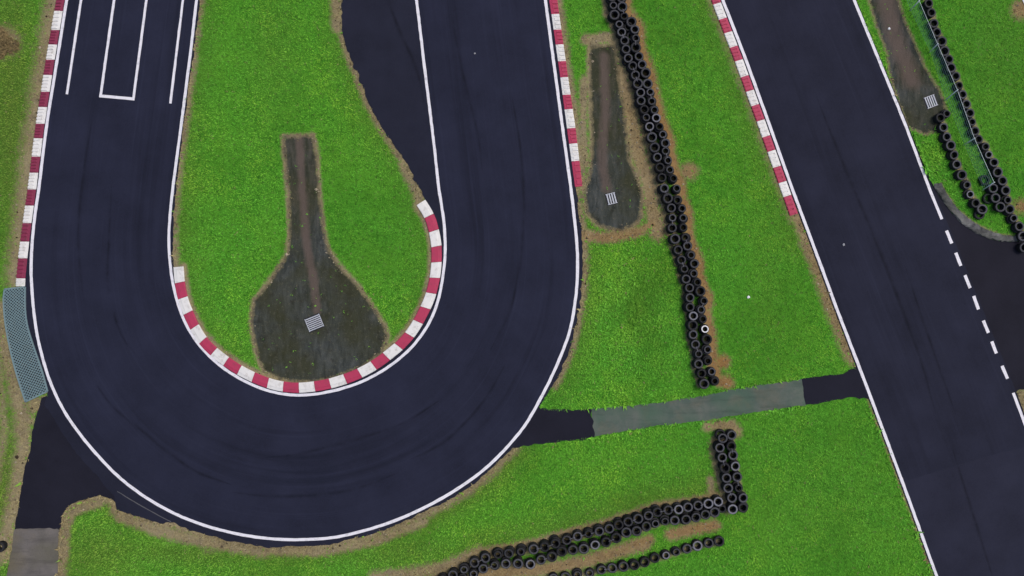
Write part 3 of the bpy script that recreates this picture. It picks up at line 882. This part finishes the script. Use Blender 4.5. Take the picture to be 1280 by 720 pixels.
# ------------------------------------------------------------------ tyre stacks
def tyre_mesh(name, R, w, side):
    prof = [(R * .60, w * .12), (R * .66, w * .02), (R * .76, 0), (R * .90, w * .06), (R * .985, w * .2), (R, w * .5), (R * .985, w * .8), (R * .90, w * .94), (R * .76, w),
            (R * .66, w * .98), (R * .60, w * .88), (R * .64, w * .78), (R * .80, w * .72), (R * .84, w * .5), (R * .80, w * .28), (R * .64, w * .22)]
    seg = 24; K = len(prof)
    vs, fs, fm = [], [], []
    for s_ in range(seg):
        a_ = 2 * math.pi * s_ / seg
        for k, (r, z) in enumerate(prof):
            rr = r * (.975 if k in (4, 5, 6) and s_ % 2 else 1)
            vs.append((rr * math.cos(a_), rr * math.sin(a_), z))
    for s_ in range(seg):
        t_ = (s_ + 1) % seg
        for k in range(K):
            k2 = (k + 1) % K
            fs.append((s_ * K + k, t_ * K + k, t_ * K + k2, s_ * K + k2))
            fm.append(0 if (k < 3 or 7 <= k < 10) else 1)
    me = bpy.data.meshes.new(name)
    me.from_pydata(vs, [], fs)
    me.materials.append(M[side]); me.materials.append(M['tread'] if side != 'mossy' else M['mossy'])
    me.polygons.foreach_set('material_index', fm)
    me.polygons.foreach_set('use_smooth', [True] * len(fs))
    me.update()
    return me
TM = {}
for sz, R, w in (('small', .272, .17), ('mid', .322, .19), ('wide', .345, .20), ('large', .365, .21)):
    for sd in ('sidewall', 'worn_sidewall', 'pale_sidewall', 'white_sidewall', 'mossy'):
        TM[sz, sd] = (tyre_mesh('tyre', R, w, sd), w)

proto_tyre = {}
rt = random.Random(21)
def tyre_stack(px, n, label, group, size=None, side=None, tie=None, lean=None):
    big_row = px[1] > 530 or (px[0] > 1240 and px[1] > 220)
    size = size or rt.choices(('small', 'mid', 'large'), (.62, .33, .05) if 'right column' in label and 'long' in label else (.14, .74, .12))[0]
    if not big_row: pass
    elif size == 'mid': size = 'wide'
    side = side or rt.choices(('sidewall', 'worn_sidewall'), (.8, .2))[0]
    hgt = 0; layers = []
    for k in range(n):
        s_ = size if k == n - 1 else rt.choice(('wide', 'wide', 'mid', 'large'))
        sd = side if k == n - 1 or side == 'mossy' else 'worn_sidewall'
        layers.append((TM[s_, sd], hgt)); hgt += TM[s_, sd][1] * .985
    x, y, _ = W(px, hgt)
    root = empty('tyre_stack', (x, y, .004), rt.uniform(0, 6.28))
    tag(root, label, 'tyre stack', group)
    for k, ((me, w), z) in enumerate(layers):
        key = me.name
        if key not in proto_tyre:
            o = bpy.data.objects.new('tyre', me); proto_tyre[key] = o
        else:
            o = proto_tyre[key].copy()
        o.parent = root
        j = .0 if k == n - 1 else .028
        o.location = (rt.gauss(0, j), rt.gauss(0, j), z)
        if lean and k < n - 1: o.location = (o.location.x + lean[0], o.location.y + lean[1], z)
        o.rotation_euler = (rt.gauss(0, .02) + (rt.gauss(0, .06) if k == n - 1 else 0), rt.gauss(0, .03), rt.uniform(0, 6.28))
        COL.objects.link(o)
        if k == n - 1 and side == 'white_sidewall': o['label'] = 'white painted top tyre'
    if tie:
        x2, y2, _ = W(tie, hgt)
        c, s_ = math.cos(-root.rotation_euler.z), math.sin(-root.rotation_euler.z)
        d = (x2 - x, y2 - y); d = (d[0] * c - d[1] * s_, d[0] * s_ + d[1] * c)
        l = math.hypot(*d); u = (d[0] / l, d[1] / l)
        vs, fs = [], []
        box(vs, fs, (u[0] * l * .5, u[1] * l * .5), u, l * .26, .010, hgt - .012, hgt + .008)
        mesh_obj('cord', vs, fs, M['tie'], root)
    return root

def ordinal(i):
    return f"{i}{'th' if 10 <= i % 100 <= 20 else {1:'st',2:'nd',3:'rd'}.get(i % 10, 'th')}"

def row(pts, n, text, group, special, end='lower', from_last=True, ties=(), skip_labels=0):
    N_ = len(pts)
    for i, p in enumerate(pts):
        k = (N_ - i) if from_last else (i + 1)
        kw = dict(special.get(i, {}))
        adj = kw.pop('adj', 'black')
        lab_ = kw.pop('label', None) or f"{adj} tyre stack, {ordinal(k)} from {end} in {text}"
        nxt = pts[i + 1] if i in ties and i + 1 < N_ else None
        tyre_stack(p, n, lab_, group, tie=nxt, **kw)

L_ = dict(size='large', adj='large black'); PALE = dict(side='pale_sidewall', adj='pale rimmed')
tyre_stack((785.5, 33), 2, 'upper low dull tyre stack wedged between the columns near top of long barrier', 'tyre stacks of the long double barrier', size='mid', side='worn_sidewall')
tyre_stack((789, 45), 2, 'lower low dull tyre stack wedged between the columns near top of long barrier', 'tyre stacks of the long double barrier', size='mid', side='worn_sidewall')
row(main_left, 3, "the long double barrier's left column", 'tyre stacks of the long double barrier',
    {3: L_, 16: dict(side='pale_sidewall', size='mid', adj='pale rimmed'), 17: L_, 18: L_, 23: L_, 35: dict(side='pale_sidewall', adj='pale rimmed'),
     42: dict(size='large', adj='pale edged', side='sidewall')}, ties=(5, 9, 10, 16, 22, 25, 29, 38))
row(main_right, 3, "the long double barrier's right column", 'tyre stacks of the long double barrier',
    {7: L_, 10: L_, 11: L_, 15: dict(side='pale_sidewall', size='mid', adj='pale rimmed'), 3: dict(size='small', side='worn_sidewall'),
     34: dict(size='large', side='worn_sidewall', adj='dull black'),
     38: dict(side='white_sidewall', size='small', label='tyre stack topped by a bright white tyre near lower end of the long double barrier')}, ties=(2, 6, 12, 17, 19, 28, 35))
row(ell_left, 3, 'left column of the short upright barrier', 'tyre stacks of the short upright barrier',
    {0: dict(lean=(-.22, .02)), 7: dict(size='large', side='pale_sidewall', adj='large pale rimmed'), 3: L_}, end='top', from_last=False, ties=(2, 5))
row(ell_right, 3, 'right column of the short upright barrier', 'tyre stacks of the short upright barrier', {3: dict(side='pale_sidewall', adj='pale rimmed')}, end='top', from_last=False, ties=(4, 1))
row(low_upper, 3, "the slanting double barrier's upper row", 'tyre stacks of the slanting double barrier',
    {9: L_, 23: PALE, 26: dict(size='large', side='pale_sidewall', adj='large pale rimmed'), 27: PALE}, end='right', ties=(4, 9, 10, 12, 13, 14, 18, 21, 22, 25))
row(low_lower, 3, "the slanting double barrier's lower row", 'tyre stacks of the slanting double barrier', {7: PALE, 13: PALE, 17: dict(size='large', side='sidewall'), 15: dict(side='worn_sidewall', size='large', adj='dull black')}, end='right', ties=(3, 8, 14))
tyre_stack((903, 636.4), 3, 'small dull tyre stack in the corner where the slanting barrier meets the upright barrier', 'tyre stacks of the slanting double barrier', size='small', side='worn_sidewall')
row(single, 2, 'the single tyre row at the bottom', 'tyre stacks of the single bottom row', {6: dict(size='large', side='sidewall'), 10: PALE, 13: dict(size='large', side='pale_sidewall', adj='large pale rimmed'), 15: dict(size='large', side='worn_sidewall', adj='large dull black')}, end='right', ties=(4, 12))
row(fence_row, 2, 'the barrier along the net fence', 'tyre stacks behind the net fence', {9: dict(size='large', side='sidewall'), 19: PALE, 27: dict(side='sidewall'), 28: L_, 29: L_}, end='top', from_last=False)
row(inner_short, 2, 'the short row near the stone edging', 'tyre stacks of the short row by the side road', {9: PALE, 11: dict(size='large', side='sidewall')}, end='top', from_last=False)
tyre_stack((1225, 267.5), 1, 'single black tyre lying at the lower end of the short row by side road', 'tyre stacks of the short row by the side road', size='large', side='worn_sidewall')
for p, l in zip(cluster, ('upper black tyre stack squeezed between net fence end and right barrier', 'middle black tyre stack squeezed between net fence end and right barrier', 'large pale edged tyre stack lowest in the cluster at the net fence end')):
    tyre_stack(p, 2, l, 'tyre stacks clustered at the net fence end', size='large' if 'large' in l else 'mid', side='sidewall')
tyre_stack((1231.5, 225), 1, 'upper mossy tyre lying in grass beside the last fence post', 'mossy tyres lying in the grass', size='large', side='mossy')
tyre_stack((1236, 248), 1, 'lower mossy tyre lying in grass below the last fence post', 'mossy tyres lying in the grass', size='large', side='mossy')
tyre_stack((-1, 684), 2, 'dark tyre stack at the left edge beside the lower concrete path', None, size='large', side='worn_sidewall')

# ------------------------------------------------------------------ net fence
def fence():
    base_px = [(1118.5,-32),(1137,13.5),(1161.7,65.5),(1181.3,125.5),(1204,181.5),(1227.5,238)]
    top_px = [(1130,-45),(1149,1),(1172,55),(1196.7,112.5),(1218,173),(1242.5,228)]
    hh = 1.25
    b = [np.array(W(p, 0)) for p in base_px]; t = [np.array(W(p, hh)) for p in top_px]
    o0 = b[2].copy(); o0[2] = 0
    root = empty('net_fence', o0)
    tag(root, 'thin blue green net fence on pale posts beside the right tyre barrier', 'fence')
    def rod(vs, fs, p, q, r, seg=6):
        p = Vector(p - o0); q = Vector(q - o0); d = (q - p).normalized()
        u = d.orthogonal().normalized(); w = d.cross(u); k0 = len(vs)
        for c in (p, q):
            for s_ in range(seg):
                a_ = 2 * math.pi * s_ / seg; vs.append(tuple(c + u * r * math.cos(a_) + w * r * math.sin(a_)))
        for s_ in range(seg):
            fs.append((k0 + s_, k0 + (s_ + 1) % seg, k0 + seg + (s_ + 1) % seg, k0 + seg + s_))
        fs.append(tuple(range(k0, k0 + seg))[::-1]); fs.append(tuple(range(k0 + seg, k0 + 2 * seg)))
    for p, q in zip(b, t):
        vs, fs = [], []; rod(vs, fs, p, q + (q - p) * .04, .034, 8); mesh_obj('post', vs, fs, M['post'], root, smooth=True)
    vs, fs = [], []
    for i in range(5): rod(vs, fs, t[i], t[i + 1], .014)
    mesh_obj('top_wire', vs, fs, M['post'], root)
    vs, fs = [], []
    for i in range(5):
        n = 11
        for k in range(n + 1):
            f = k / n; rod(vs, fs, b[i] + (b[i + 1] - b[i]) * f, t[i] + (t[i + 1] - t[i]) * f, .0068, 4)
        for k in range(1, 7):
            f = k / 7; rod(vs, fs, b[i] + (t[i] - b[i]) * f, b[i + 1] + (t[i + 1] - b[i + 1]) * f, .0068, 4)
    mesh_obj('netting', vs, fs, M['net'], root)
M['net'] = paint_mat('blue_green_net', (.07, .20, .20), (.05, .12, .12), .4)
fence()

# ------------------------------------------------------------------ small things
def scrap(px, r, mat, name, label, seed, z=.05):
    rr = random.Random(seed)
    bm = bmesh.new()
    bmesh.ops.create_icosphere(bm, subdivisions=2, radius=r)
    for v in bm.verts:
        v.co *= rr.uniform(.6, 1.25); v.co.z *= .45
    me = bpy.data.meshes.new(name); bm.to_mesh(me); bm.free(); me.materials.append(M[mat])
    o = link(bpy.data.objects.new(name, me)); o.location = W(px)[:2] + (z,)
    tag(o, label, 'litter')
scrap((935.3, 371.5), .095, 'litter', 'paper_scrap', 'crumpled white paper scrap on the grass right of the long tyre barrier', 3, .07)
scrap((593.5, 67), .06, 'speck', 'paper_scrap', 'tiny pale scrap on the asphalt of the hairpin exit', 4, .055)
scrap((1054, 306), .085, 'speck', 'grey_scrap', 'small grey scrap lying on the right straight', 5, .06)
scrap((1111, 36), .09, 'litter', 'stone', 'pale stone on the worn strip above the right drain grate', 6, .04)

def bush(px, R, label, seed):
    rr = random.Random(seed)
    o0 = W(px)
    vs, fs = [], []
    for i in range(900):
        a_ = rr.uniform(0, 6.28); d = R * math.sqrt(rr.random()); 
        lob = .75 + .25 * math.sin(3 * a_ + seed) 
        x, y = d * lob * math.cos(a_), d * lob * 1.15 * math.sin(a_)
        z = rr.uniform(.02, .38) * (1 - (d / R) ** 2) + .03
        t_ = rr.uniform(0, 6.28); l = rr.uniform(.06, .13); w = rr.uniform(.02, .045)
        c, s_ = math.cos(t_), math.sin(t_); k = len(vs); dz = rr.uniform(-.03, .05)
        vs += [(x - c * l, y - s_ * l, z), (x - s_ * w, y + c * w, z + .02), (x + c * l, y + s_ * l, z + dz), (x + s_ * w, y - c * w, z + .01)]
        fs.append((k, k + 1, k + 2, k + 3))
    o = mesh_obj('dry_bush', vs, fs, M['brown_leaf'])
    o.location = (o0[0], o0[1], 0)
    tag(o, label, 'bush')
m, nt, b_ = new_mat('brown_leaf', .9, .1)
nn = noise(nt, coords(nt), 5, 4, .6)
nt.links.new(ramp(nt, nn, .3, .7, (.10, .075, .038, 1), (.33, .25, .12, 1)), b_.inputs['Base Color'])
M['brown_leaf'] = m
bush((5, 56), 1.1, 'low brown withered bush in the grass at the upper left edge', 2)

# ------------------------------------------------------------------ camera, light
cam = bpy.data.cameras.new('camera'); co = bpy.data.objects.new('camera', cam); link(co)
co.location = (0, 0, H); co.rotation_euler = (0, 0, 0)
cam.sensor_width = 36; cam.sensor_fit = 'HORIZONTAL'; cam.lens = 36 * H / (1280 * S); cam.clip_end = 6000
scene.camera = co

w = bpy.data.worlds.new('World'); scene.world = w; w.use_nodes = True
nt = w.node_tree; bg = nt.nodes['Background']
sky = nt.nodes.new('ShaderNodeTexSky'); sky.sky_type = 'NISHITA'; sky.sun_disc = False
el, az = math.radians(58), math.radians(60)
sky.sun_elevation = el; sky.sun_rotation = az
sky.dust_density = 4.0; sky.air_density = 1.0
nt.links.new(sky.outputs['Color'], bg.inputs['Color']); bg.inputs['Strength'].default_value = .12
sun = bpy.data.lights.new('sun', 'SUN'); sun.energy = 1.3; sun.angle = math.radians(22); sun.color = (1.0, .94, .86)
so = bpy.data.objects.new('sun', sun); link(so)
d = Vector((math.sin(az) * math.cos(el), math.cos(az) * math.cos(el), math.sin(el)))
so.rotation_euler = d.to_track_quat('Z', 'Y').to_euler()
vs_ = scene.view_settings
scene.display_settings.display_device = 'sRGB'
vs_.view_transform = 'Standard'; vs_.look = 'None'; vs_.gamma = 1.0; vs_.use_curve_mapping = False
vs_.exposure = 0.0
